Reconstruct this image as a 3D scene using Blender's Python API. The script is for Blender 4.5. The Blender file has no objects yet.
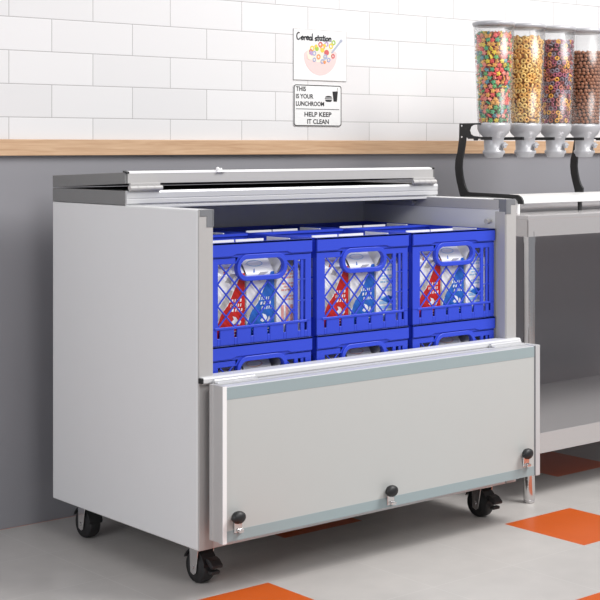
import bpy, math, random
from mathutils import Vector, Matrix
PI = math.pi
sc = bpy.context.scene
C = sc.collection
random.seed(7)

# ------------------------------------------------------------------ helpers
class MB:
    """collects shapes; build() links them as ONE mesh object"""
    def __init__(s): s.v = []; s.f = []; s.m = []; s.sm = []
    def add(s, vs, fs, mat=0, smooth=False):
        n = len(s.v); s.v += [tuple(v) for v in vs]
        for f in fs:
            s.f.append(tuple(i + n for i in f)); s.m.append(mat); s.sm.append(smooth)
        return s
    def box(s, x0, x1, y0, y1, z0, z1, mat=0):
        vs = [(x, y, z) for z in (z0, z1) for y in (y0, y1) for x in (x0, x1)]
        return s.add(vs, [(0,2,3,1),(4,5,7,6),(0,1,5,4),(2,6,7,3),(0,4,6,2),(1,3,7,5)], mat)
    def cyl(s, p0, p1, r0, r1=None, n=20, mat=0, caps=True, smooth=True):
        r1 = r0 if r1 is None else r1
        p0, p1 = Vector(p0), Vector(p1); d = (p1 - p0).normalized()
        a = d.orthogonal().normalized(); b = d.cross(a)
        vs = []
        for p, r in ((p0, r0), (p1, r1)):
            for i in range(n):
                t = 2*PI*i/n; vs.append(p + a*(r*math.cos(t)) + b*(r*math.sin(t)))
        s.add(vs, [(i, (i+1) % n, n+(i+1) % n, n+i) for i in range(n)], mat, smooth)
        if caps:
            s.add(vs[:n], [tuple(range(n-1, -1, -1))], mat); s.add(vs[n:], [tuple(range(n))], mat)
        return s
    def lathe(s, prof, c=(0,0,0), n=32, mat=0, smooth=True, close=False, sy=1):
        vs = [(c[0]+r*math.cos(2*PI*i/n), c[1]+sy*r*math.sin(2*PI*i/n), c[2]+z) for r, z in prof for i in range(n)]
        k = len(prof); fs = []
        for j in range(k if close else k-1):
            q = (j+1) % k
            for i in range(n):
                fs.append((j*n+i, j*n+(i+1) % n, q*n+(i+1) % n, q*n+i))
        return s.add(vs, fs, mat, smooth)
    def prism(s, pts, axis, a0, a1, mat=0):
        """polygon pts (2d) pushed along an axis; x:(y,z)  y:(x,z)  z:(x,y)"""
        def P(p, a): return {'x': (a, p[0], p[1]), 'y': (p[0], a, p[1]), 'z': (p[0], p[1], a)}[axis]
        n = len(pts); vs = [P(p, a0) for p in pts] + [P(p, a1) for p in pts]
        return s.add(vs, [tuple(range(n-1, -1, -1)), tuple(range(n, 2*n))] + [(i, (i+1) % n, n+(i+1) % n, n+i) for i in range(n)], mat)
    def ringprism(s, outer, inner, y0, y1, mat=0):
        """outer and inner loops with the same number of points, in x,z; pushed along y"""
        n = len(outer)
        vs = [(p[0], y, p[1]) for y in (y0, y1) for lp in (outer, inner) for p in lp]
        fs = []
        for i in range(n):
            j = (i+1) % n
            fs += [(i, j, n+j, n+i), (2*n+i, 3*n+i, 3*n+j, 2*n+j), (i, 2*n+i, 2*n+j, j), (n+i, n+j, 3*n+j, 3*n+i)]
        return s.add(vs, fs, mat)
    def tube(s, pts, r, n=10, mat=0):
        for a, b in zip(pts[:-1], pts[1:]): s.cyl(a, b, r, n=n, mat=mat)
        return s
    def torus(s, M, R, r, n=10, k=6, mat=0):
        vs = []
        for i in range(n):
            t = 2*PI*i/n
            for j in range(k):
                q = 2*PI*j/k; rr = R + r*math.cos(q)
                vs.append(M @ Vector((rr*math.cos(t), rr*math.sin(t), r*math.sin(q))))
        return s.add(vs, [(i*k+j, ((i+1) % n)*k+j, ((i+1) % n)*k+(j+1) % k, i*k+(j+1) % k) for i in range(n) for j in range(k)], mat, True)
    def sphere(s, c, r, mat=0, n=10, k=6, sx=1, sy=1, sz=1, M=None):
        vs = [Vector((0,0,1))]
        for j in range(1, k):
            a = PI*j/k
            for i in range(n):
                t = 2*PI*i/n; vs.append(Vector((math.sin(a)*math.cos(t), math.sin(a)*math.sin(t), math.cos(a))))
        vs.append(Vector((0,0,-1)))
        vs = [Vector((v.x*sx*r, v.y*sy*r, v.z*sz*r)) for v in vs]
        if M: vs = [M @ v for v in vs]
        vs = [v + Vector(c) for v in vs]
        fs = [(0, 1+i, 1+(i+1) % n) for i in range(n)]
        for j in range(k-2):
            for i in range(n):
                a = 1+j*n; fs.append((a+i, a+n+i, a+n+(i+1) % n, a+(i+1) % n))
        a = 1+(k-2)*n; L = len(vs)-1
        fs += [(a+i, L, a+(i+1) % n) for i in range(n)]
        return s.add(vs, fs, mat, True)
    def build(s, name, mats, parent=None, bevel=0, seg=2, off=None):
        me = bpy.data.meshes.new(name)
        o = off if off is not None else (parent['_o'] if parent is not None and '_o' in parent else (0,0,0))
        me.from_pydata([(v[0]-o[0], v[1]-o[1], v[2]-o[2]) for v in s.v], [], s.f)
        for m in (mats if isinstance(mats, (list, tuple)) else [mats]): me.materials.append(m)
        me.polygons.foreach_set('material_index', s.m)
        me.polygons.foreach_set('use_smooth', s.sm)
        me.update()
        ob = bpy.data.objects.new(name, me); C.objects.link(ob)
        if parent is not None: ob.parent = parent
        if off is not None and parent is None: ob.location = off
        if bevel:
            b = ob.modifiers.new('bevel', 'BEVEL'); b.width = bevel; b.segments = seg; b.limit_method = 'ANGLE'; b.angle_limit = math.radians(40)
        return ob

def tag(o, label=None, cat=None, group=None, kind=None):
    for k, v in (('label', label), ('category', cat), ('group', group), ('kind', kind)):
        if v: o[k] = v
    return o
def thing(name, loc, label, cat, group=None, world=True):
    o = bpy.data.objects.new(name, None); C.objects.link(o); o.location = loc; o.empty_display_size = .05
    if world: o['_o'] = list(loc)
    return tag(o, label, cat, group)
def copy_tree(o, parent=None):
    c = o.copy(); C.objects.link(c)
    if parent is not None: c.parent = parent
    for ch in list(o.children): copy_tree(ch, c)
    return c

# ------------------------------------------------------------------ materials
def mat(name, col, rough=.5, metal=0, noise=0, nscale=20, bump=0, spec=.5, aniso=None, coat=0):
    m = bpy.data.materials.new(name); m.use_nodes = True; nt = m.node_tree; N = nt.nodes; L = nt.links
    b = N['Principled BSDF']; b.inputs['Base Color'].default_value = (*col, 1); b.inputs['Roughness'].default_value = rough
    b.inputs['Metallic'].default_value = metal; b.inputs['Specular IOR Level'].default_value = spec; b.inputs['Coat Weight'].default_value = coat
    tc = N.new('ShaderNodeTexCoord'); mp = N.new('ShaderNodeMapping'); L.new(tc.outputs['Object'], mp.inputs[0])
    if aniso: mp.inputs['Scale'].default_value = aniso
    nz = N.new('ShaderNodeTexNoise'); nz.inputs['Scale'].default_value = nscale; nz.inputs['Detail'].default_value = 4
    L.new(mp.outputs[0], nz.inputs['Vector'])
    mx = N.new('ShaderNodeMix'); mx.data_type = 'RGBA'
    mx.inputs[6].default_value = (*[c*(1-noise) for c in col], 1); mx.inputs[7].default_value = (*[min(1, c*(1+noise)) for c in col], 1)
    L.new(nz.outputs[0], mx.inputs[0]); L.new(mx.outputs[2], b.inputs['Base Color'])
    if bump:
        bp = N.new('ShaderNodeBump'); bp.inputs['Strength'].default_value = bump; bp.inputs['Distance'].default_value = .001
        L.new(nz.outputs[0], bp.inputs['Height']); L.new(bp.outputs[0], b.inputs['Normal'])
    return m
def s2l(*c): return tuple(((x/255)/12.92 if x/255 <= .04045 else ((x/255+.055)/1.055)**2.4) for x in c)

M = {}
M['panel'] = mat('cooler_panel', (.66,.66,.665), .35, noise=.01)
M['alu'] = mat('satin_aluminium', (.42,.41,.405), .45, .05, noise=.03, nscale=60)
M['alu_light'] = mat('bright_aluminium', (.56,.56,.57), .35, .2, noise=.02)
M['alu_dark'] = mat('dark_grey_metal', (.19,.19,.19), .45, .1, noise=.04)  # darker grey metal of the fixed top and lid
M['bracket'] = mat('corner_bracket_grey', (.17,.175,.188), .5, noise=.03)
M['inner'] = mat('inner_liner', (.80,.80,.80), .4, noise=.02)
M['white'] = mat('white_plastic', (.84,.83,.83), .35, noise=.01)
M['door'] = mat('door_face', (.485,.495,.485), .38, noise=.01)
M['gasket'] = mat('gasket_blue_grey', (.30,.365,.38), .5, noise=.02)
M['black'] = mat('black_rubber', (.010,.010,.011), .5, noise=.1)
M['black_metal'] = mat('black_powder_coat', (.014,.014,.015), .45, noise=.1)
M['chrome'] = mat('chrome', (.72,.71,.71), .12, 1, noise=.02)
M['steel'] = mat('brushed_steel', (.62,.60,.60), .25, .6, noise=.05, nscale=30, aniso=(1, 1, 40))
M['crate'] = mat('blue_crate_plastic', (.024,.058,.56), .42, noise=.04, nscale=8, bump=.02)
M['cup'] = mat('silver_grey_plastic', (.42,.42,.44), .3, .15, noise=.05, nscale=12)
M['card'] = mat('white_carton_board', (.82,.82,.81), .4, noise=.02)
M['seam'] = mat('carton_fold_grey', (.48,.47,.45), .4, .3, noise=.25, nscale=40)
M['red'] = mat('carton_red', (.55,.018,.012), .4, noise=.1)
M['blue'] = mat('carton_blue', (.02,.13,.50), .4, noise=.1)
M['rlt'] = mat('pale_red_print', (.72,.34,.30), .5, noise=.1)
M['blt'] = mat('pale_blue_print', (.30,.50,.72), .5, noise=.1)
M['dkprint'] = mat('dark_print', (.06,.07,.12), .5, noise=.1)
M['sign'] = mat('sign_white', (.70,.70,.70), .35, noise=.01)
M['ink'] = mat('black_ink', (.012,.012,.014), .5, noise=.05)
M['rail'] = mat('white_rail', (.60,.60,.61), .4, noise=.01)
M['tray'] = mat('white_tray', (.66,.66,.655), .35, noise=.01)

def clear_mat(name, tint=(.985,.988,.99), gl=.04):
    m = bpy.data.materials.new(name); m.use_nodes = True; nt = m.node_tree; N = nt.nodes; L = nt.links
    N.remove(N['Principled BSDF']); out = N['Material Output']
    tr = N.new('ShaderNodeBsdfTransparent'); tr.inputs[0].default_value = (*tint, 1)
    g = N.new('ShaderNodeBsdfGlossy'); g.inputs['Roughness'].default_value = .3
    lw = N.new('ShaderNodeLayerWeight'); lw.inputs[0].default_value = .35
    r = N.new('ShaderNodeMapRange'); r.inputs['To Min'].default_value = gl*.12; r.inputs['To Max'].default_value = .35
    L.new(lw.outputs['Facing'], r.inputs['Value'])
    mx = N.new('ShaderNodeMixShader'); L.new(r.outputs[0], mx.inputs[0]); L.new(tr.outputs[0], mx.inputs[1]); L.new(g.outputs[0], mx.inputs[2])
    L.new(mx.outputs[0], out.inputs[0]); return m
M['clear'] = clear_mat('clear_plastic')

class NT:
    def __init__(s, m): m.use_nodes = True; s.nt = m.node_tree; s.N = s.nt.nodes; s.L = s.nt.links
    def math(s, op, a, b=None, c=None):
        n = s.N.new('ShaderNodeMath'); n.operation = op
        for i, x in enumerate((a, b, c)):
            if x is None: continue
            if isinstance(x, (int, float)): n.inputs[i].default_value = x
            else: s.L.new(x, n.inputs[i])
        return n.outputs[0]
    def mix(s, f, a, b):
        n = s.N.new('ShaderNodeMix'); n.data_type = 'RGBA'
        for i, x in ((0, f), (6, a), (7, b)):
            if isinstance(x, tuple): n.inputs[i].default_value = (*x, 1)
            elif isinstance(x, (int, float)): n.inputs[i].default_value = x
            else: s.L.new(x, n.inputs[i])
        return n.outputs[2]
    def noise(s, vec, scale, detail=4, dist=0):
        n = s.N.new('ShaderNodeTexNoise'); n.inputs['Scale'].default_value = scale; n.inputs['Detail'].default_value = detail
        n.inputs['Distortion'].default_value = dist
        s.L.new(vec, n.inputs['Vector']); return n.outputs[0]
    def pos(s):
        g = s.N.new('ShaderNodeNewGeometry'); sp = s.N.new('ShaderNodeSeparateXYZ'); s.L.new(g.outputs['Position'], sp.inputs[0])
        return g.outputs['Position'], sp.outputs

def tile_wall():
    m = bpy.data.materials.new('white_metro_tile'); t = NT(m); b = t.N['Principled BSDF']
    p, (x, y, z) = t.pos()
    rowf = t.math('DIVIDE', t.math('SUBTRACT', z, 1.2798), .1044)
    row = t.math('FLOOR', rowf); fz = t.math('SUBTRACT', rowf, row)
    off = t.math('MULTIPLY', t.math('FLOORED_MODULO', t.math('ADD', row, 1), 2), .5)
    cf = t.math('SUBTRACT', t.math('DIVIDE', t.math('ADD', x, .0594), .3041), off)
    fx = t.math('SUBTRACT', cf, t.math('FLOOR', cf))
    dz = t.math('MULTIPLY', t.math('MINIMUM', fz, t.math('SUBTRACT', 1, fz)), .1044)
    dx = t.math('MULTIPLY', t.math('MINIMUM', fx, t.math('SUBTRACT', 1, fx)), .3041)
    d = t.math('MINIMUM', dx, dz)
    g = t.math('LESS_THAN', d, .0011)
    # each tile leans and shades a little differently
    seed = t.math('ADD', t.math('MULTIPLY', row, 7.3), t.math('FLOOR', cf))
    wn = t.N.new('ShaderNodeTexWhiteNoise'); wn.noise_dimensions = '1D'; t.L.new(seed, wn.inputs['W'])
    col = t.mix(wn.outputs['Value'], (.63,.62,.625), (.68,.67,.675))
    t.L.new(t.mix(g, col, (.35,.34,.34)), b.inputs['Base Color'])
    b.inputs['Roughness'].default_value = .16
    h = t.math('MINIMUM', t.math('MULTIPLY', d, 250), 1.0)
    bp = t.N.new('ShaderNodeBump'); bp.inputs['Strength'].default_value = .25; bp.inputs['Distance'].default_value = .0015
    hh = t.math('ADD', h, t.math('MULTIPLY', t.noise(p, 5, 2), .6))
    t.L.new(hh, bp.inputs['Height']); t.L.new(bp.outputs[0], b.inputs['Normal'])
    return m
def floor_mat():
    m = bpy.data.materials.new('concrete_look_floor_tile'); t = NT(m); b = t.N['Principled BSDF']
    p, (x, y, z) = t.pos()
    T = .3167
    fi = t.math('DIVIDE', t.math('ADD', x, .104), T); fj = t.math('DIVIDE', t.math('ADD', t.math('MULTIPLY', y, -1), -.003), T)
    i = t.math('FLOOR', fi); j = t.math('FLOOR', fj)
    a, c = t.math('SUBTRACT', fi, i), t.math('SUBTRACT', fj, j)
    mi = t.math('FLOORED_MODULO', i, 4); mj = t.math('FLOORED_MODULO', j, 4)
    def eq(v, k): return t.math('COMPARE', v, float(k), .1)
    o = t.math('MAXIMUM', t.math('MULTIPLY', eq(mi, 0), eq(mj, 3)), t.math('MULTIPLY', eq(mi, 2), eq(mj, 1)))
    # grey slabs are twice as large as the orange ones: a joint every second line, the others fade into the slab
    d = t.math('MULTIPLY', t.math('MINIMUM', t.math('MINIMUM', a, t.math('SUBTRACT', 1, a)), t.math('MINIMUM', c, t.math('SUBTRACT', 1, c))), T)
    g = t.math('LESS_THAN', d, .0013)
    n1 = t.noise(p, 2.2, 5, 0); n2 = t.noise(p, 12, 3, 0)
    n = t.math('ADD', t.math('MULTIPLY', n1, .65), t.math('MULTIPLY', n2, .35))
    r = t.N.new('ShaderNodeMapRange'); r.inputs['From Min'].default_value = .25; r.inputs['From Max'].default_value = .75
    t.L.new(n, r.inputs['Value'])
    grey = t.mix(r.outputs[0], (.41,.393,.378), (.535,.507,.487))
    grey = t.mix(t.math('MULTIPLY', g, .45), grey, (.62,.60,.58))
    org = t.mix(r.outputs[0], (.52,.085,.007), (.60,.105,.010))
    t.L.new(t.mix(o, grey, org), b.inputs['Base Color'])
    b.inputs['Roughness'].default_value = .3
    b.inputs['Roughness'].default_value = .3
    return m
def wood_mat():
    m = bpy.data.materials.new('oak_shelf_wood'); t = NT(m); b = t.N['Principled BSDF']
    p, _ = t.pos(); mp = t.N.new('ShaderNodeMapping'); mp.inputs['Scale'].default_value = (1.4, 9, 34); t.L.new(p, mp.inputs[0])
    n1 = t.noise(mp.outputs[0], 2.2, 6, 1.2); n2 = t.noise(mp.outputs[0], 9, 3)
    f = t.math('ADD', t.math('MULTIPLY', n1, .7), t.math('MULTIPLY', n2, .3))
    r = t.N.new('ShaderNodeMapRange'); r.inputs['From Min'].default_value = .32; r.inputs['From Max'].default_value = .68; t.L.new(f, r.inputs['Value'])
    t.L.new(t.mix(r.outputs[0], (.42,.25,.14), (.58,.39,.245)), b.inputs['Base Color']); b.inputs['Roughness'].default_value = .5
    return m
M['tile'] = tile_wall(); M['floor'] = floor_mat(); M['wood'] = wood_mat()
M['paint'] = mat('grey_wall_paint', (.235,.232,.25), .42, noise=.03, nscale=3)

# ------------------------------------------------------------------ the setting
w = MB()
w.box(-3.2, 6.5, 0, .14, 0, 1.185, 0); w.box(-3.2, 6.5, 0, .14, 1.185, 2.9, 1)
tag(w.build('wall_back', [M['paint'], M['tile']]), kind='structure')
tag(MB().box(-3.2, 6.5, -5.2, .14, -.06, 0).build('floor', M['floor']), kind='structure')
tag(MB().box(-3.2, 6.5, -.02, 0, 1.1592, 1.2105).build('trim_1', M['wood'], bevel=.0015), kind='structure')

# ------------------------------------------------------------------ milk cooler
F, B, ZB, ZP, W, T = -.924, -.165, .116, 1.02, 1.25, .048
ck = thing('milk_cooler', (W/2, (F+B)/2, 0), 'open light grey milk cooler on casters holding blue crates, front door folded down', 'milk cooler')
for s in (0, 1):
    x0, x1 = (0, T) if s == 0 else (W-T, W)
    sp = MB().box(x0, x1, F+.004, B, ZB, ZP).build('side_panel', M['panel'], ck, bevel=.004)
    post = MB().box(x0+.0015, x1-.0005, F-.001, F+.035, ZB, ZP-.001).build('front_post', M['alu'], ck, bevel=.0015)
    # stepped corner piece on the post
    xi = x1 if s == 0 else x0; sg = -1 if s == 0 else 1
    pr = [(xi+sg*.001, ZP+.0005), (xi+sg*.044, ZP+.0005), (xi+sg*.044, ZP-.018), (xi+sg*.022, ZP-.018), (xi+sg*.022, ZP-.047), (xi+sg*.001, ZP-.047)]
    pl = [(F-.0025, ZP+.0005), (F+.052, ZP+.0005), (F+.052, ZP-.030), (F+.028, ZP-.030), (F+.028, ZP-.047), (F-.0025, ZP-.047)]
    cb = MB().prism(pr, 'y', F-.0025, F+.006); cb.prism(pl, 'x', xi-.0012 if s else xi-.004, xi+.004 if s else xi+.0012)
    cb.build('corner_bracket', M['bracket'], ck, bevel=.001)
    # aluminium edge along the inside top and front of the opening
    et = MB().box(xi-.002 if s else xi-.004, xi+.004 if s else xi+.002, F+.03, -.26, ZP-.034, ZP-.002)
    et.box(xi-.0015 if s else xi-.004, xi+.004 if s else xi+.0015, F+.002, F+.045, .56, ZP-.04)
    et.build('inner_edge_trim', M['alu'], ck, bevel=.001)
    # studs that carry the sliding front door
    for (y, z) in ((F+.064, .948), (-.516, 1.003-.004)):
        st = MB(); d = -1 if s else 1
        st.cyl((xi-d*.001, y, z), (xi+d*.016, y, z), .0045, n=14).cyl((xi+d*.012, y, z), (xi+d*.024, y, z), .0085, n=18)
        st.build('door_stud', M['alu'], ck, bevel=.001)
MB().box(T, W-T, -.25, B, ZB, ZP).build('back_panel', M['inner'], ck)
MB().box(T, W-T, F+.001, F+.034, ZB, .556).build('front_panel', M['alu_light'], ck, bevel=.002)
MB().box(T, W-T, F+.034, -.25, ZB, .364).box(T, W-T, -.572, -.25, .364, .644).build('interior_floor', M['inner'], ck)
# fixed top behind the opening, with a ribbed aluminium nose
hd = MB().box(0, W, -.566, B, ZP+.001, 1.062)
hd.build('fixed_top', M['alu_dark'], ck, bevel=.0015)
nose = [(-.5655, 1.012), (-.571, 1.012), (-.571, 1.0185), (-.568, 1.020), (-.568, 1.0235), (-.574, 1.0255), (-.574, 1.0375), (-.5715, 1.039), (-.574, 1.0405), (-.575, 1.056), (-.571, 1.062), (-.5655, 1.062)]
MB().prism(nose, 'x', .003, W-.001).build('top_nose', M['alu_light'], ck, bevel=.0006)
# the folded-back lid lying on it, propped slightly open at the front
lid = MB()
def lidpt(t, z): return (B + (-.569-B)*t, 1.0635 + .0185*t + z)
lid.prism([lidpt(0, 0), lidpt(1, 0), lidpt(1, .033), lidpt(0, .036)], 'x', 0, 1.236)
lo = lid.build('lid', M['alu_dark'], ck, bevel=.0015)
ff = MB().prism([lidpt(1, .001), (lidpt(1.008, 0)[0], lidpt(1, .001)[1]), (lidpt(1.008, 0)[0], lidpt(1, .028)[1]), lidpt(1, .030)], 'x', .008, 1.228)
ff.build('lid_front_face', M['alu'], lo, off=(ck['_o']))
ef = MB().prism([lidpt(.975, .0325), lidpt(1.01, .0285), lidpt(1.01, .0335), lidpt(.975, .0365)], 'x', .010, 1.222)
ef.build('lid_edge_strip', M['white'], lo, off=(ck['_o']))
for x in (.0, 1.222):
    MB().prism([lidpt(.97, .033), lidpt(1.012, .0285), lidpt(1.012, .034), lidpt(.97, .038)], 'x', x, x+.012).build('lid_end_cap', M['black'], lo, off=(ck['_o']), bevel=.001)
for x0, x1 in ((.008, .118), (1.125, 1.232)):
    h = MB().cyl((x0, -.580, 1.0695), (x1, -.580, 1.0695), .0075, n=18)
    for k in range(1, 4): h.cyl((x0+(x1-x0)*k/4-.001, -.580, 1.0695), (x0+(x1-x0)*k/4+.001, -.580, 1.0695), .0083, n=18)
    h.box(x0+.004, x1-.004, -.5795, -.570, 1.060, 1.0655).box(x0+.004, x1-.004, -.5795, -.571, 1.077, 1.084)
    h.build('lid_hinge', M['alu'], ck, bevel=.0008)
lt = MB().cyl((.335, -.572, 1.1135), (.335, -.572, 1.124), .006, .0045, n=14).box(.318, .349, -.579, -.566, 1.111, 1.1165).sphere((.324, -.573, 1.121), .006)
lt.build('lid_latch', M['white'], ck, bevel=.001)

# folded-down front door
DY0, DY1, DX0, DX1, DZ0, DZ1 = -.957, -1.0125, .013, 1.259, .153, .560
dr = MB().box(DX0+.008, DX1-.012, DY1+.0015, DY0, DZ0, DZ1)
door = dr.build('front_door', M['alu_light'], ck, bevel=.002)
o_ = ck['_o']
MB().box(DX0+.014, DX1-.022, DY1-.0002, DY1+.002, DZ0+.028, DZ1-.034).build('door_face', M['door'], door, off=o_)
for z0, z1 in ((DZ1-.034, DZ1-.002), (DZ0+.001, DZ0+.029)):
    MB().box(DX0+.014, DX1-.022, DY1-.0008, DY1+.002, z0, z1).build('gasket_strip', M['gasket'], door, off=o_)
# edge extrusions: ribbed side rails
for s in (0, 1):
    if s == 0:
        pr = [(DX0, DY0+.002), (DX0, DY0-.012), (DX0+.002, DY0-.013), (DX0+.002, DY0-.040), (DX0-.001, DY0-.042), (DX0-.001, DY1-.002), (DX0+.013, DY1-.002), (DX0+.015, DY1+.004), (DX0+.015, DY0+.002)]
    else:
        pr = [(DX1+.002, DY0+.002), (DX1+.002, DY1-.002), (DX1-.018, DY1-.002), (DX1-.0185, DY1+.0015), (DX1-.022, DY1+.002), (DX1-.022, DY0+.002)]
    MB().prism(pr, 'z', DZ0-.002, DZ1+.002).build('side_rail', M['alu_light'] if s else M['alu'], door, bevel=.001, off=o_)
MB().box(DX0-.0006, DX0+.012, DY1-.0035, DY1-.001, DZ0-.002, DZ1+.002).build('side_rail_edge', M['white'], door, off=o_)
MB().box(DX1-.0235, DX1-.020, DY1-.002, DY1+.002, DZ0, DZ1).build('grey_edge_line', M['bracket'], door, off=o_)  # narrow blue-grey strip beside the right side rail
for x, z in ((.052, .219), (.602, .204), (1.184, .231)):
    k = MB()
    k.box(x-.004, x+.022, DY1-.006, DY1-.001, z-.043, z-.008).box(x+.006, x+.022, DY1-.014, DY1-.006, z-.043, z-.035)
    k.cyl((x, DY1+.001, z), (x, DY1-.010, z), .006, n=14).cyl((x+.012, DY1-.006, z-.012), (x+.012, DY1-.010, z-.012), .003, n=10)
    kb = k.build('door_catch', M['chrome'], door, bevel=.0008, off=o_)
    n = MB().lathe([(0, 0), (.013, 0), (.0185, .003), (.0205, .009), (.0195, .015), (.014, .020), (.006, .0225), (0, .023)], n=24)
    R = Matrix.Rotation(PI/2, 4, 'X')
    n.v = [tuple((R @ Vector((v[0]*1.05, v[1]*.82, v[2]))) + Vector((x, DY1-.009, z))) for v in n.v]
    n.build('catch_knob', M['black'], door, off=o_)
# hinge rail on the front edge
rail = [(F+.030, .559), (F-.016, .559), (F-.019, .563), (F-.019, .573), (F-.014, .577), (F+.030, .577)]
MB().prism(rail, 'x', .004, W+.002).build('hinge_rail', M['rail'], ck, bevel=.001)
ap = [(F-.016, .548), (F-.016, .559), (F-.045, .562), (F-.052, .562), (F-.052, .5605), (F-.022, .5585)]
MB().prism(ap, 'x', .03, W-.01).build('hinge_flap', M['alu_light'], ck)
for x0, x1 in ((.03, .165), (1.10, 1.238)):
    MB().cyl((x0, F-.027, .566), (x1, F-.027, .566), .0065, n=16).box(x0, x1, F-.046, F-.027, .5615, .565).build('door_hinge', M['alu_light'], ck, bevel=.0008)
MB().box(-.002, .004, F-.018, F-.002, .561, .575).build('rail_end_cap', M['black'], ck, bevel=.001)

# casters
def caster(x, y, face, brake):
    c = MB()
    c.cyl((x, y, .112), (x, y, .117), .030, n=24).cyl((x, y, .098), (x, y, .113), .017, .022, n=20)
    c.box(x-.026, x+.026, y-.022, y+.024, .096, .101)
    for s in (-1, 1):
        c.prism([(y+.022, .101), (y-.020, .101), (y-.014+face*.008, .030), (y-.004+face*.008, .024), (y+.010+face*.008, .030)], 'x', x+s*.026-.0015, x+s*.026+.0015)
    c.cyl((x-.030, y+face*.008, .044), (x+.030, y+face*.008, .044), .006, n=12)
    co = c.build('caster', M['chrome'], ck, bevel=.001)
    wc = (x, y+face*.008, .0445)
    w_ = MB().lathe([(.006, -.021), (.030, -.021), (.034, -.017), (.041, -.019), (.0445, -.012), (.0445, .012), (.041, .019), (.034, .017), (.030, .021), (.006, .021)], n=36)
    R = Matrix.Rotation(PI/2, 4, 'Y'); w_.v = [tuple((R @ Vector(v)) + Vector(wc)) for v in w_.v]
    w_.build('caster_wheel', M['black'], co, off=o_)
    hood = MB()
    pts = [(wc[1]+.050*math.cos(a), wc[2]+.050*math.sin(a)) for a in [math.radians(q) for q in range(20, 176, 12)]]
    pts += [(wc[1]+.046*math.cos(a), wc[2]+.046*math.sin(a)) for a in [math.radians(q) for q in range(174, 19, -12)]]
    hood.prism(pts, 'x', x-.0225, x+.0225)
    hood.build('wheel_hood', M['black'], co, off=o_)
    if brake:
        b = MB().prism([(y-.036, .068), (y-.040, .078), (y-.055, .073), (y-.070, .060), (y-.069, .052), (y-.058, .051), (y-.050, .058)], 'x', x-.016, x+.020)
        b.box(x-.014, x+.016, y-.062, y-.045, .034, .044)
        b.build('brake_lever', M['black'], co, bevel=.003, off=o_)
caster(.076, -.836, 1, True); caster(W-.072, -.845, 1, True)
caster(.078, -.25, 1, False); caster(W-.062, -.25, 1, False)

# ------------------------------------------------------------------ blue crates
CW, CD, CH = .362, .298, .28
def stadium(cx, cz, hw, hh, n=28):
    out = []
    r = hh; k = n//2
    for i in range(k): a = -PI/2 + PI*i/(k-1); out.append((cx+hw-r+r*math.cos(a), cz+r*math.sin(a)))
    for i in range(k): a = PI/2 + PI*i/(k-1); out.append((cx-hw+r+r*math.cos(a), cz+r*math.sin(a)))
    return out
def in_stad(x, z, cx, cz, hw, hh):
    dx = max(0, abs(x-cx)-(hw-hh)); return dx*dx+(z-cz)**2 < hh*hh
def lattice(mb, x0, x1, z0, z1, px, pz, y0, y1, hole, wd=.0042):
    """two crossing families of thin bars inside a rectangle, stopping at the handle ring"""
    for sgn in (1, -1):
        k = -12
        while k < 24:
            # z = z0 + sgn*(x-xk)*pz/px
            xk = x0 + k*px; k += 1
            n = 90; run = None; prev = None
            pts = []
            for q in range(n+1):
                x = x0 + (x1-x0)*q/n; z = z0 + sgn*(x-xk)*pz/px
                ok = z0 <= z <= z1 and not (hole and in_stad(x, z, *hole))
                if ok:
                    if run is None: run = (x, z)
                    prev = (x, z)
                elif run is not None:
                    pts.append((run, prev)); run = None
            if run is not None: pts.append((run, prev))
            for a, b in pts:
                if abs(a[0]-b[0]) < .004: continue
                d = Vector((b[0]-a[0], b[1]-a[1])).normalized(); nn = Vector((-d.y, d.x))*wd/2; e = d*.002
                A, Bq = Vector(a)-e, Vector(b)+e
                mb.prism([tuple(A+nn), tuple(A-nn), tuple(Bq-nn), tuple(Bq+nn)], 'y', y0, y1)
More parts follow.
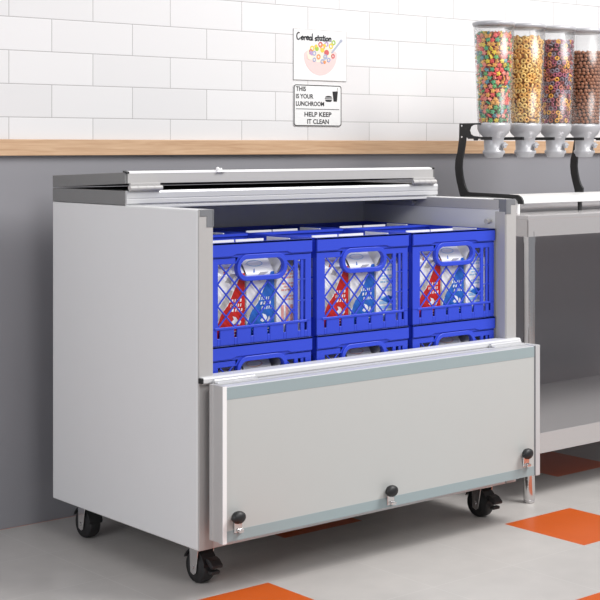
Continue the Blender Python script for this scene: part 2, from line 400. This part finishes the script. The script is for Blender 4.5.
def make_crate():
    t = thing('milk_crate', (0, 0, 0), 'x', 'crate', 'blue crates stacked in the cooler', world=False)
    hx = CW/2
    def long_side(mb):
        # coordinates: x -hx..hx, outer face at y=0, going inwards +y
        HC = (0, .2085, .089, .0365); HI = (0, .2085, .077, .0235)
        mb.ringprism(stadium(*HC), stadium(*HI), -.006, .010)
        L0, L1 = -hx+.033, -hx+.300                     # lattice window
        S0, S1 = -hx+.316, -hx+.340                     # narrow slots at the right
        # bands above the window, left and right of the ring
        zt = .221
        mb.box(-hx, hx, 0, .006, .236, .262); 
        mb.box(-hx, -HC[2]+.006, 0, .006, zt, .240); mb.box(HC[2]-.006, hx, 0, .006, zt, .240)
        mb.prism([(-.092, zt), (-.080, .240), (-.092, .240)], 'y', 0, .006)
        # shoulders of the handle ring
        for s in (-1, 1):
            mb.prism([(s*.096, zt), (s*.060, .240), (s*.096, .242)][::s], 'y', .0005, .006)
        # stepped rim, raised over the handle
        rim = [(-hx-.001, .242), (-.105, .242), (-.090, .2475), (.090, .2475), (.105, .242), (hx+.001, .242), (hx+.001, .280), (-hx-.001, .280)]
        mb.prism(rim, 'y', -.004, .007)
        mb.box(-hx-.001, hx+.001, -.004, .012, .274, .280)
        # lower wall with slots
        xs = [-hx+.033+.058*k for k in range(5)] + [-hx+.318, -hx+.342]
        cur = -hx
        for x in xs:
            mb.box(cur, x-.0048, 0, .006, .0, .048); mb.box(x-.0055, x+.0055, .016, .018, .018, .046)
            mb.box(x-.0048, x+.0048, 0, .006, 0, .020); cur = x+.0048
        mb.box(cur, hx, 0, .006, 0, .048)
        mb.box(-hx+.020, hx-.018, -.002, .005, .043, .050)      # ledge under the lattice
        # uprights
        mb.box(-hx, L0-.003, 0, .006, .045, zt+.002)
        mb.box(L0-.006, L0-.001, .001, .006, .045, zt)
        mb.box(L1-.001, L1+.013, .0, .006, .045, zt+.002)
        mb.box(S0+.008, S1-.006, .001, .006, .045, zt+.002)
        mb.box(S1, hx, 0, .006, .045, zt+.002)
        for z in (.105, .165): mb.box(L1, S1+.002, .001, .005, z-.0015, z+.0015)
        lattice(mb, L0-.002, L1, .048, zt, .058, .060, .0005, .005, HC)
    f = MB(); long_side(f); front = [(x, -CD/2+y, z) for x, y, z in f.v]; back = [(-x, CD/2-y, z) for x, y, z in f.v]
    f.v = front; n = len(front)
    g = MB(); g.f = list(f.f); g.m = list(f.m); g.sm = list(f.sm); g.v = back
    f.build('front_side', M['crate'], t, bevel=.0012, seg=1, off=(0,0,0)); g.build('back_side', M['crate'], t, off=(0,0,0))
    for s in (-1, 1):
        e = MB(); x0, x1 = (s*hx-.006, s*hx) if s > 0 else (-hx, -hx+.006)
        y0, y1 = -CD/2+.003, CD/2-.003
        e.box(x0, x1, y0, y1, 0, .050); e.box(x0, x1, y0, y1, .221, .262)
        e.box(x0-.001, x1+.001, y0, y1, .242, .280)
        for q in range(6):
            yy = y0+.010+(y1-y0-.020)*q/5; e.box(x0, x1, yy-.006, yy+.006, .05, .221)
        for z in (.105, .165): e.box(x0+.001, x1-.001, y0, y1, z-.002, z+.002)
        e.build('end_side', M['crate'], t, off=(0,0,0))
    b = MB().box(-hx+.002, hx-.002, -CD/2+.004, CD/2-.004, .001, .006)
    b.build('bottom', M['crate'], t, off=(0,0,0))
    return t
PITCH = .383; CX = [.246, .629, 1.012]; CY = [-.886+.004+CD/2, -.886+.004+.312+CD/2]
ZC = [.3655, .6455]
side = ['left', 'middle', 'right']
proto = make_crate(); first = True; crates = []
for tier, row in ((1, 0), (0, 0), (1, 1)):
    for c in range(3):
        o = proto if first else copy_tree(proto); first = False
        o.location = (CX[c], CY[row], ZC[tier])
        if tier == 1 and row == 0: o['label'] = 'blue lattice-sided milk crate, front row of the upper tier, ' + ['leftmost', 'in the middle', 'rightmost'][c]
        elif tier == 0: o['label'] = 'blue milk crate mostly hidden behind the folded door, lower tier, ' + ['leftmost', 'in the middle', 'rightmost'][c]
        else: o['label'] = 'blue milk crate in the rear row, only its rim showing behind the %s front crate' % side[c]

# ------------------------------------------------------------------ milk cartons
def make_carton(kind):
    """kind: red / blue (roof ridge along x), text_red / text_blue (turned a quarter, plain text side to the front)"""
    a = .050; hb, hg, hf = .182, .246, .276
    cm = M['red'] if 'red' in kind else M['blue']; lm = M['rlt'] if 'red' in kind else M['blt']
    t = thing('milk_carton', (0,0,0), 'x', 'milk carton', 'milk cartons in the blue crates', world=False)
    turned = kind.startswith('text')
    body = MB()
    A = a-.0005
    vs = [(-A,-A,0),(A,-A,0),(A,A,0),(-A,A,0),(-A,-A,hb),(A,-A,hb),(A,A,hb),(-A,A,hb)]
    body.add(vs, [(0,3,2,1),(0,1,5,4),(1,2,6,5),(2,3,7,6),(3,0,4,7)], 0)
    # roof: two slopes and two tucked-in gable folds
    rf = [(-A,-A,hb),(A,-A,hb),(A,A,hb),(-A,A,hb),(-A,-.002,hg),(A,-.002,hg),(A,.002,hg),(-A,.002,hg),(-A+.022,0,hg-.012),(A-.022,0,hg-.012)]
    roof = MB(); roof.add(rf, [(0,1,5,4),(2,3,7,6)], 0)
    roof.add(rf, [(0,4,8),(3,0,8),(7,3,8),(4,7,8),(1,9,5),(1,2,9),(2,6,9),(5,9,6)], 1)
    fin = MB().box(-A, A, -.002, .002, hg-.001, hf)
    # printing on the front: a colour field cut by a white diagonal, with pale marks
    y = -A-.0006
    pr = MB()
    def q(pts, m_, yy=y): pr.add([(p[0], yy, p[1]) for p in pts], [tuple(range(len(pts)))], m_)
    if not turned:
        q([(-A,.002),(A,.002),(A,.186),(A-.012,.186),(.012,.140),(-.010,.100),(-.034,.078),(-A,.040)], 0)
        q([(-.002,.160),(.012,.178),(.030,.186),(-.002,.186),(-.020,.165)], 2, y-.0003)   # grey milk splash
        q([(-A,.052),(-.030,.082),(-.006,.110),(.006,.138),(-.002,.142),(-.020,.120),(-.040,.096),(-A,.078)], 2, y-.0003)
        random.seed(len(kind))
        for r_ in range(3):
            x = -.006+.004*r_
            while x < A-.010:
                l = random.uniform(.004,.009); z = .112-.013*r_
                q([(x, z-.004),(x+l*.7, z-.004),(x+l, z+.004),(x+l*.3, z+.004)], 1, y-.0004); x += l+.003
        q([(-.002,.052),(.006,.046),(.018,.050),(.024,.058),(.018,.066),(.006,.070),(.010,.060)], 1, y-.0004)
        q([(.022,.048),(.030,.044),(.036,.052),(.030,.062)], 1, y-.0004)
        for z in (.018, .026): q([(-.030,z),(.038,z),(.038,z+.003),(-.030,z+.003)], 1, y-.0004)
    else:
        random.seed(3)
        for z in (.182,.172,.163,.146,.137,.128,.110,.101):
            wid = random.uniform(.022,.036); x = -wid
            while x < wid:
                l = random.uniform(.005,.012); q([(x,z),(min(wid,x+l),z),(min(wid,x+l),z+.005),(x,z+.005)], 3); x += l+.0025
        if 'red' in kind:
            for k in range(4): q([(-.032+.017*k,.030),(-.022+.017*k,.030),(-.022+.017*k,.088),(-.032+.017*k,.088)], 3)
        else:
            for k in range(5): q([(-.036,.022+.014*k),(.036,.022+.014*k),(.036,.031+.014*k),(-.036,.031+.014*k)], 3)
            q([(-.030,.078),(.0,.090),(.030,.078),(.0,.066)], 0, y-.0003)
    # oval emblem and ticks on the front roof slope
    em = MB()
    def sl(u, v, e=.0008):   # u across, v 0..1 up the slope
        n_ = Vector((0, -(hg-hb), A-.002)).normalized()
        p = Vector((u, -A+(A-.002)*v, hb+(hg-hb)*v)) + n_*e; return tuple(p)
    def ell(cu, cv, ru, rv, w_, m_):
        n_ = 24; o1 = [sl(cu+ru*math.cos(2*PI*i/n_), cv+rv*math.sin(2*PI*i/n_)) for i in range(n_)]
        i1 = [sl(cu+(ru-w_)*math.cos(2*PI*i/n_), cv+(rv-w_*12)*math.sin(2*PI*i/n_)) for i in range(n_)]
        em.add(o1+i1, [(i,(i+1) % n_, n_+(i+1) % n_, n_+i) for i in range(n_)], m_)
    if not turned:
        ell(-.006, .42, .028, .13, .0022, 3)
        em.add([sl(-.026,.62),(sl(.014,.62)),sl(.012,.74),sl(-.022,.74)], [(0,1,2,3)], 2)
        em.add([sl(-.024,.05),sl(-.018,.05),sl(-.014,.22),sl(-.018,.18)], [(0,1,2,3)], 1)
    mats_b = [M['card'], M['seam']]
    parts = [(body,'body',mats_b),(roof,'gable_top',mats_b),(fin,'ridge',[M['card'],M['seam']]),(pr,'printed_front',[cm,M['card'],M['seam'],lm])]
    if not turned: parts.append((em,'printed_oval',[cm,cm,M['dkprint'],lm]))
    for mb, nm, ms in parts:
        if turned and nm in ('body','gable_top','ridge'): mb.v = [(-v[1], v[0], v[2]) for v in mb.v]
        mb.build(nm, ms, t, off=(0,0,0))
    return t
protos = {k: make_carton(k) for k in ('red', 'blue', 'text_red', 'text_blue')}; used = set()
def put_carton(kind, x, y, z, label, rz=0):
    o = protos[kind] if kind not in used else copy_tree(protos[kind]); used.add(kind)
    o.location = (x, y, z); o.rotation_euler = (0, 0, rz); o['label'] = label
desc = {'red': 'white and red milk carton', 'blue': 'white and blue milk carton', 'text_red': 'white milk carton with small red print', 'text_blue': 'white milk carton with small blue print'}
for tier, row in ((1, 0), (0, 0), (1, 1)):
    for c in range(3):
        kinds = ['red', 'red' if tier == 0 else 'blue', 'text_red' if c == 0 else 'text_blue']
        for i, k in enumerate(kinds):
            x = CX[c]-CW/2+.0835+.1045*i; y = CY[row]-CD/2+.064
            if tier == 1 and row == 0: lb = desc[k]+' behind the lattice of the %s upper front crate' % side[c]
            elif tier == 0:
                lb = ['top of a white carton at the left end of the %s lower crate' % side[c], 'white carton roof with red oval in the handle of the %s lower crate' % side[c], 'dark-printed carton top right of the handle in the %s lower crate' % side[c]][i]
            else: lb = ['leftmost', 'middle', 'rightmost'][i]+' carton ridge showing in the rear crate behind the %s front crate' % side[c]
            put_carton(k, x, y, ZC[tier]+.0065, lb, random.uniform(-.03, .03))

# ------------------------------------------------------------------ steel table
TX0, TX1, TY0, TY1 = 1.403, 2.95, -.84, -.10
tb = thing('steel_table', (1.403, -.84, 0), 'stainless steel work table with round legs and lower shelf right of the cooler', 'table')
tp = MB().box(TX0, TX1, TY0, TY1, .944, .958)
tp.build('table_top', M['steel'], tb, bevel=.002)
ap = MB().box(TX0, TX1, TY0, TY0+.0015, .888, .9445).box(TX0, TX0+.0015, TY0, TY1, .888, .9445).box(TX0, TX1, TY1-.0015, TY1, .888, .9445).box(TX1-.0015, TX1, TY0, TY1, .888, .9445)
ap.build('apron', M['steel'], tb)
sh = MB().box(TX0+.012, TX1-.012, TY0+.006, -.18, .214, .228).box(TX0+.012, TX1-.012, TY0+.006, TY0+.0075, .160, .215).box(TX0+.012, TX0+.0135, TY0+.006, -.18, .160, .215)
sh.build('lower_shelf', M['steel'], tb, bevel=.001)
for x in (TX0+.030, TX1-.030):
    for y in (TY0+.021, TY1-.10):
        l = MB().cyl((x, y, .012), (x, y, .944), .0195, n=24).cyl((x, y, .868), (x, y, .905), .0212, n=24)
        lo_ = l.build('leg', M['chrome'], tb)
        MB().lathe([(0, 0), (.0165, 0), (.0185, .004), (.0185, .012), (0, .012)], c=(x, y, 0), n=20).build('foot', M['steel'], lo_, off=tb['_o'])

# ------------------------------------------------------------------ cereal dispenser stand
RX0, RX1, CYY = 1.512, 2.150, -.53
ds = thing('dispenser_stand', (RX0, -.57, .958), 'black bracket stand with white tray holding four clear cereal canisters', 'dispenser stand')
outl = [(-.425,1.271),(-.458,1.271),(-.458,1.2605),(-.520,1.2605),(-.522,1.2605),(-.545,1.271),(-.458,1.271)]
plate_b = [(-.425,1.271),(-.423,1.215),(-.414,1.165),(-.405,1.139),(-.403,1.111),(-.406,1.085),(-.412,1.060),(-.425,1.020),(-.430,1.009),(-.55,1.011),(-.670,1.008),(-.692,1.006),(-.700,1.000),(-.702,.990),(-.724,.990),(-.724,1.002),(-.716,1.014),(-.700,1.0215),(-.60,1.0235),(-.475,1.0255),(-.466,1.028),(-.456,1.040),(-.447,1.060),(-.440,1.085),(-.436,1.111),(-.438,1.142),(-.446,1.168),(-.453,1.205),(-.456,1.225),(-.458,1.271)]
arm = [(-.452,1.271),(-.524,1.271),(-.524,1.2655),(-.490,1.2645),(-.478,1.258),(-.472,1.245),(-.478,1.232),(-.490,1.226),(-.524,1.222),(-.578,1.222),(-.578,1.211),(-.528,1.211),(-.526,1.216),(-.512,1.216),(-.510,1.209),(-.495,1.209),(-.493,1.216),(-.470,1.217),(-.452,1.222)]
for x in (RX0, RX1):
    pb = plate_b if x == RX0 else plate_b[:8] + [(-.427,.992),(-.464,.992)] + plate_b[plate_b.index((-.466,1.028)):]
    fb = MB().prism(pb, 'x', x-.004, x+.004).prism(arm, 'x', x-.0035, x+.0035)
    so = fb.build('side_bracket', M['black_metal'], ds, bevel=.001)
    sc_ = MB()
    for z in (1.262, 1.222): sc_.cyl((x-.0065, -.440, z), (x+.0065, -.440, z), .0035, n=12)
    sc_.build('screw', M['chrome'], so, off=ds['_o'])
rb = MB()
rb.box(RX0, RX1, -.470, -.462, 1.215, 1.222)                       # rail behind the necks
for k in range(4):
    x = 1.575+.167*k
    if k: rb.box(x-.063-.004, x-.063+.004, -.578, -.465, 1.211, 1.222)      # arm between two cups
rb.build('support_rail', M['black_metal'], ds, bevel=.001)
tr = MB()
tpz = [(-.430,.992),(-.430,1.008),(-.445,1.012),(-.60,1.0135),(-.655,1.012),(-.690,1.004),(-.698,.996),(-.698,.990),(-.430,.990)]
tr.prism(tpz, 'x', RX0+.005, 2.42)
tr.build('drip_tray', M['tray'], ds, bevel=.003)
for x, y in ((RX0+.01, -.69), (1.865, -.68), (RX0+.02, -.45), (2.15, -.45), (2.40, -.68)):
    MB().cyl((x, y, .958), (x, y, .992), .007, n=16).build('tray_foot', M['black'] if x > 1.6 else M['white'], ds)

def canister(k):
    x = 1.575+.167*k
    names = ['colourful star-shaped cereal', 'golden ring cereal', 'multicoloured ring cereal', 'round chocolate cereal']
    t = thing('cereal_canister', (x, CYY, 1.148), 'clear canister with silver cup filled with ' + names[k], 'cereal canister', 'canisters on the dispenser stand')
    z0 = 1.268; z1 = 1.618
    c = MB().lathe([(.0572, z0), (.0730, z1), (.0712, z1), (.0556, z0)], c=(x, CYY, 0), n=48, close=True)
    c.build('clear_cylinder', M['clear'], t)
    l = MB().lathe([(0, z1-.004), (.068, z1-.004), (.0745, z1-.002), (.0765, z1+.004), (.0755, z1+.010), (.066, z1+.014), (.060, z1+.010), (0, z1+.010)], c=(x, CYY, 0), n=48)
    l.build('lid', M['cup'], t)
    u = MB().lathe([(0, 1.270), (.0585, 1.270), (.0592, 1.262), (.0585, 1.250), (.052, 1.236), (.040, 1.224), (.0355, 1.216), (.0345, 1.176), (.0395, 1.172), (.0395, 1.164), (.034, 1.160), (.031, 1.150), (.022, 1.148), (0, 1.148)], c=(x, CYY, 0), n=40)
    u.build('dispensing_cup', M['cup'], t)
    kn = MB().cyl((x+.004, CYY-.026, 1.193), (x+.007, CYY-.044, 1.193), .006, n=16)
    kn.cyl((x+.006, CYY-.040, 1.193), (x+.0075, CYY-.048, 1.193), .011, n=20)
    p = Vector((x+.0075, CYY-.047, 1.193)); d = Vector((.98, .17, .1))
    kn.cyl(p-d*.015, p+d*.015, .003, n=10)
    kn.build('turning_knob', M['cup'], t, bevel=.0008)
    # the cereal itself
    mb = MB(); rnd = random.Random(k+11)
    ztop = [1.594, 1.585, 1.580, 1.545][k]; zb = 1.274
    def rad(z): return .0556 + (.0712-.0556)*(z-z0)/(z1-z0)
    nm = [9, 3, 6, 2][k]
    sp = [.0172, .0205, .0178, .0150][k]
    core = MB()
    mb.lathe([(0, zb), (rad(zb)-.016, zb), (rad(ztop)-.018, ztop-.014), (0, ztop-.010)], c=(x, CYY, 0), n=24, mat=nm-1)
    pts = []
    z = zb+sp*.45; row = 0
    while z < ztop-sp*.3:
        r = rad(z)-sp*.48; n = int(2*PI*r/sp)
        for i in range(n):
            a = 2*PI*(i+.5*(row % 2)+rnd.uniform(-.18,.18))/n
            pts.append((Vector((x+r*math.cos(a), CYY+r*math.sin(a), z+rnd.uniform(-.002,.002))), a))
        z += sp*.86; row += 1
    for i in range(int(60*(.02/sp)**2)):
        a = rnd.uniform(0, 2*PI); r = (rad(ztop)-.012)*math.sqrt(rnd.random())
        pts.append((Vector((x+r*math.cos(a), CYY+r*math.sin(a), ztop-.009+rnd.uniform(-.003,.004))), None))
    for p, a in pts:
        R = Matrix.Rotation(rnd.uniform(0, 2*PI), 3, 'X') @ Matrix.Rotation(rnd.uniform(0, 2*PI), 3, 'Y') @ Matrix.Rotation(rnd.uniform(0, 2*PI), 3, 'Z')
        if a is not None and rnd.random() < .6:
            nrm = Vector((math.cos(a), math.sin(a), rnd.uniform(-.4,.4))).normalized()
            R = nrm.to_track_quat('Z', 'Y').to_matrix() @ Matrix.Rotation(rnd.uniform(0, 2*PI), 3, 'Z')
        mi = rnd.randrange(nm-1) if nm > 2 else 0
        R4 = Matrix.Translation(p) @ R.to_4x4()
        if k == 0:      # five-pointed star, domed
            vs = [Vector((0,0,.0042)), Vector((0,0,-.0042))]
            for q in range(10):
                rr = .0108 if q % 2 == 0 else .0062; vs.append(Vector((rr*math.cos(PI*q/5), rr*math.sin(PI*q/5), .0015)))
            for q in range(10):
                rr = .0108 if q % 2 == 0 else .0062; vs.append(Vector((rr*math.cos(PI*q/5), rr*math.sin(PI*q/5), -.0015)))
            fs = [(0, 2+q, 2+(q+1) % 10) for q in range(10)] + [(1, 12+(q+1) % 10, 12+q) for q in range(10)] + [(2+q, 12+q, 12+(q+1) % 10, 2+(q+1) % 10) for q in range(10)]
            mb.add([R4 @ v for v in vs], fs, mi)
        elif k in (1, 2):
            mb.torus(R4, [0,.0072,.0064][k], [0,.0038,.0030][k], mat=mi)
        else:
            mb.sphere(p, .0076, mat=mi, sz=.95)
    pal = [[s2l(214,88,84), s2l(226,128,92), s2l(84,156,112), s2l(216,190,66), s2l(92,140,150), s2l(220,132,118), s2l(96,160,96), s2l(228,160,84), s2l(130,62,58)],
           [s2l(214,164,88), s2l(226,184,112), s2l(140,90,40)],
           [s2l(156,84,104), s2l(128,116,130), s2l(216,160,66), s2l(182,112,92), s2l(140,76,72), s2l(70,38,38)],
           [s2l(142,94,68), s2l(66,38,28)]][k]
    ms = [mat('cereal_tone', tuple(min(.9, c_*1.25) for c_ in col), .6, noise=.15, nscale=300) for col in pal]
    co = mb.build('cereal', ms, off=(x, CYY, zb))
    tag(co, names[k] + ' piled inside the ' + ['first and leftmost', 'second', 'third', 'fourth and rightmost'][k] + ' clear canister', 'cereal', kind='stuff')
for k in range(4): canister(k)

# ------------------------------------------------------------------ poster and sign on the tiles
def flat(mb, pts, y, m_): mb.add([(p[0], y, p[1]) for p in pts], [tuple(range(len(pts)))], m_)
def disc(mb, cx, cz, rx, rz, y, m_, n=20, a0=0, a1=2*PI): flat(mb, [(cx+rx*math.cos(a0+(a1-a0)*i/n), cz+rz*math.sin(a0+(a1-a0)*i/n)) for i in range(n+(0 if a1-a0 > 6.2 else 1))], y, m_)
def ringd(mb, cx, cz, r, w_, y, m_, n=18, sx=1):
    vs = [(cx+sx*q*math.cos(2*PI*i/n), y, cz+q*math.sin(2*PI*i/n)) for q in (r, r-w_) for i in range(n)]
    mb.add(vs, [(i,(i+1) % n, n+(i+1) % n, n+i) for i in range(n)], m_)
def stroke(mb, pts, w_, y, m_):
    for a, b in zip(pts[:-1], pts[1:]):
        a, b = Vector(a), Vector(b)
        if (b-a).length < 1e-6: continue
        d = (b-a).normalized(); n = Vector((-d.y, d.x))*w_/2; e = d*w_*.35
        flat(mb, [tuple(a-e+n), tuple(a-e-n), tuple(b+e-n), tuple(b+e+n)], y, m_)
def arc(cx, cz, rx, rz, a0, a1, n=10): return [(cx+rx*math.cos(math.radians(a0+(a1-a0)*i/n)), cz+rz*math.sin(math.radians(a0+(a1-a0)*i/n))) for i in range(n+1)]

PX0, PX1, PZ0, PZ1 = 1.087, 1.343, 1.430, 1.616
po = thing('wall_poster', (PX0, -.001, PZ0), 'white square Cereal station poster with pink bowl drawing on tiled wall', 'poster')
MB().box(PX0, PX1, -.0035, -.0005, PZ0, PZ1).build('poster_sheet', M['sign'], po)
def pc(u, v): return (PX0+(u-27)/528*(PX1-PX0), PZ1-(v-38-(u-27)*.045)/520*(PZ1-PZ0))   # poster drawing units
pbd = MB(); e4 = lambda i: [(PX0+i, PZ0+i), (PX1-i, PZ0+i), (PX1-i, PZ1-i), (PX0+i, PZ1-i)]
pbd.ringprism(e4(.0002), e4(.0014), -.0038, -.0034)
pbd.build('poster_border', M['seam'], po)
pinks = mat('bowl_pink', s2l(222,188,186), .6); yel = mat('print_yellow', s2l(215,185,70), .6); grn = mat('print_green', s2l(150,180,70), .6)
ora = mat('print_orange', s2l(215,135,85), .6); dred = mat('print_dark_red', s2l(190,90,90), .6); lil = mat('print_lilac', s2l(170,140,178), .6); sbl = mat('print_grey_blue', s2l(145,157,190), .6); crm = mat('print_cream', s2l(222,206,190), .6)
ar = MB()
n = 30
bowl = [pc(292-165*math.cos(a), 300+215*math.sin(a) if math.sin(a) > 0 else 300) for a in [PI*i/n for i in range(n+1)]]
bowl += [pc(292+165*math.cos(a), 300-62*math.sin(a)) for a in [PI*i/n for i in range(1, n)]]
flat(ar, bowl, -.0040, 0)
flat(ar, [pc(285+130*math.cos(2*PI*i/24), 295+88*math.sin(2*PI*i/24)) for i in range(24)], -.0042, 7)
ar.build('bowl_drawing', [pinks, yel, grn, ora, dred, lil, sbl, crm], po)
rg = MB()
for qi, (u, v, r_, m_, fl) in enumerate([(290,200,22,4,1),(350,195,20,5,1),(422,178,20,2,1),(395,215,22,1,1),(310,225,24,3,1),(308,258,20,1,0),(208,240,22,1,1),(253,243,20,2,0),(195,272,18,4,1),(198,290,20,5,0),(228,290,19,6,1),(350,282,24,4,0),(270,325,20,3,1),(180,328,22,7,0),(228,355,17,6,1),(338,325,20,6,1),(308,372,18,6,1),(372,357,18,6,1),(415,318,18,4,1),(330,380,14,3,0),(245,215,14,1,0),(330,210,14,1,0)]):
    cx, cz = pc(u, v); r_ = r_*(PX1-PX0)/528
    if fl: ringd(rg, cx, cz, r_, r_*.5, -.0044-qi*.00004, m_)
    else: disc(rg, cx, cz, r_, r_*.9, -.0044-qi*.00004, m_)
rg.build('cereal_drawing', [pinks, yel, grn, ora, dred, lil, sbl, crm], po)
sp = MB(); stroke(sp, [pc(500,155), pc(405,280)], .0075, -.0047, 0); stroke(sp, [pc(340,330), pc(318,365)], .006, -.0047, 0)
disc(sp, *pc(497,158), .0062, .0056, -.0051, 0); sp.v = [(v[0], v[1]-.0005, v[2]) for v in sp.v]; sp.build('spoon_drawing', [mat('print_spoon', s2l(160,165,180), .6)], po)
tx = MB()
def L(pts, bu, bv, s=1): stroke(tx, [pc(bu+x*s, bv-z*s) for x, z in pts], .0037, -.0055, 0)
bl = 146   # base line
L(arc(18,36,17,36,60,330), 55, bl+4)                                   # C
def e_(u): L([(0,17)]+[(24*.9,20)]+arc(12,18,11,17,10,320), u, bl+6)
def r_l(u): L([(2,34),(2,0)], u, bl+8); L(arc(12,20,10,13,170,40), u, bl+8)
def a_(u): L(arc(12,17,11,16,40,330), u, bl+10); L([(22,32),(22,4),(27,0)], u, bl+10)
def l_(u): L([(2,66),(2,3),(7,0)], u, bl+10)
def s_(u): L([(18,30)]+arc(11,25,8,7,40,200,6)+[(14,15)]+arc(10,8,8,7,20,-150,6), u, bl+14)
def t_(u): L([(8,56),(7,4),(13,0)], u, bl+15); L([(-3,36),(20,38)], u, bl+15)
def i_(u): L([(2,32),(2,0)], u, bl+16); L([(2,45),(3,48)], u, bl+16)
def o_l(u): L(arc(12,17,11,16,90,450,14), u, bl+17)
def n_(u): L([(2,34),(2,0)], u, bl+18); L(arc(11,20,9,13,170,10)+[(20,0)], u, bl+18)
e_(98); r_l(128); e_(150); a_(176); l_(207); s_(234); t_(258); a_(280); t_(312); i_(333); o_l(343); n_(374)
tx.build('handwritten_title', [mat('title_ink', s2l(62,64,70), .6)], po)

SX0, SX1, SZ0, SZ1 = 1.0875, 1.318, 1.262, 1.414
sg = thing('lunchroom_sign', (SX0, -.001, SZ0), 'white black-bordered lunchroom notice below the cereal poster', 'sign')
def rrect(x0, x1, z0, z1, r, n=6):
    o = []
    for cx, cz, a in ((x1-r, z1-r, 0), (x0+r, z1-r, 90), (x0+r, z0+r, 180), (x1-r, z0+r, 270)):
        for i in range(n+1): q = math.radians(a+90*i/n); o.append((cx+r*math.cos(q), cz+r*math.sin(q)))
    return o
MB().prism(rrect(SX0, SX1, SZ0, SZ1, .010), 'y', -.0035, -.0005).build('sign_plate', M['sign'], sg)
bd = MB(); bd.ringprism(rrect(SX0+.0008, SX1-.0008, SZ0+.0008, SZ1-.0008, .010), rrect(SX0+.0038, SX1-.0038, SZ0+.0038, SZ1-.0038, .008), -.0042, -.0034)
bd.build('border', M['ink'], sg)
def gc(u, v): return (SX0+(u-32)/516*(SX1-SX0), SZ1-(v-92)/466*(SZ1-SZ0))
pic = MB()
stroke(pic, [gc(55,366), gc(520,366)], .0022, -.0040, 0)
flat(pic, [gc(447,162), gc(507,158), gc(497,276), gc(460,276)], -.0040, 0)
stroke(pic, [gc(496,160), gc(505,120)], .0016, -.0040, 0)
bun = [gc(405+38*math.cos(a), 232-20*math.sin(a)) for a in [PI*i/12 for i in range(13)]]
flat(pic, bun, -.0040, 0)
flat(pic, [gc(364,240), gc(446,240), gc(446,249), gc(364,249)], -.0040, 0)
flat(pic, [gc(368,256), gc(442,256), gc(438,272), gc(428,280), gc(382,280), gc(372,272)], -.0040, 0)
pic.build('meal_pictogram', M['ink'], sg)
def text(s, u0, u1, v0, v1, parent):
    """block capitals fitted to a rectangle of the sign"""
    cu = bpy.data.curves.new('t', 'FONT'); cu.body = s; cu.offset = .022; cu.resolution_u = 3
    ob = bpy.data.objects.new('t', cu); C.objects.link(ob); bpy.context.view_layer.update()
    me = bpy.data.meshes.new_from_object(ob.evaluated_get(bpy.context.evaluated_depsgraph_get()))
    bpy.data.objects.remove(ob)
    xs = [v.co.x for v in me.vertices]; ys = [v.co.y for v in me.vertices]; a, b, c, d = min(xs), max(xs), min(ys), max(ys)
    P0, P1 = gc(u0, v1), gc(u1, v0); o = parent['_o']
    for v in me.vertices:
        x = P0[0]+(v.co.x-a)/(b-a)*(P1[0]-P0[0]); z = P0[1]+(v.co.y-c)/(d-c)*(P1[1]-P0[1])
        v.co = (x-o[0], -.0041-o[1], z-o[2])
    me.materials.clear(); me.materials.append(M['ink']); me.update()
    t = bpy.data.objects.new('lettering', me); C.objects.link(t); t.parent = parent
text('THIS', 55, 160, 115, 168, sg); text('IS YOUR', 55, 240, 198, 250, sg); text('LUNCHROOM', 55, 356, 280, 332, sg)
text('HELP KEEP', 145, 436, 398, 450, sg); text('IT CLEAN', 175, 408, 478, 532, sg)

# ------------------------------------------------------------------ light
wd = bpy.data.worlds.new('World'); sc.world = wd; wd.use_nodes = True
bg = wd.node_tree.nodes['Background']; bg.inputs[0].default_value = (.93, .95, 1, 1); bg.inputs[1].default_value = .32
def area(name, loc, target, sx, sy, power, col=(1,1,1)):
    d = bpy.data.lights.new(name, 'AREA'); d.shape = 'RECTANGLE'; d.size = sx; d.size_y = sy; d.energy = power; d.color = col
    o = bpy.data.objects.new(name, d); C.objects.link(o); o.location = loc
    o.rotation_euler = (Vector(target)-Vector(loc)).to_track_quat('-Z', 'Y').to_euler(); return o
area('ceiling_softbox', (2.5, -2.7, 3.7), (.7, -.3, .6), 2.0, 1.6, 205, (1, .99, .975))
area('front_fill_light', (-.6, -4.6, 3.2), (.7, -.6, .4), 1.8, 1.2, 66, (1, .99, .98))  # added fill from the camera side, brightens the door face
area('side_fill_light', (-2.4, -1.35, 1.1), (.2, -.65, .6), .8, 1.5, 27, (.95, .97, 1))  # added fill from the left for the cooler's side panel, no real window

# ------------------------------------------------------------------ camera
cd = bpy.data.cameras.new('camera'); cam = bpy.data.objects.new('camera', cd); C.objects.link(cam)
cam.location = (-2.234, -4.025, 1.1875); cam.rotation_euler = (PI/2, 0, -.6947)
cd.sensor_width = 36; cd.sensor_fit = 'HORIZONTAL'; cd.lens = 1441.16/600*36; cd.shift_y = -(300-146.6)/600; cd.clip_start = .05
sc.camera = cam
for o in bpy.data.objects:
    if '_o' in o: del o['_o']
vs = sc.view_settings; vs.view_transform = 'Standard'; vs.look = 'None'; vs.gamma = 1; vs.use_curve_mapping = False; vs.exposure = 0
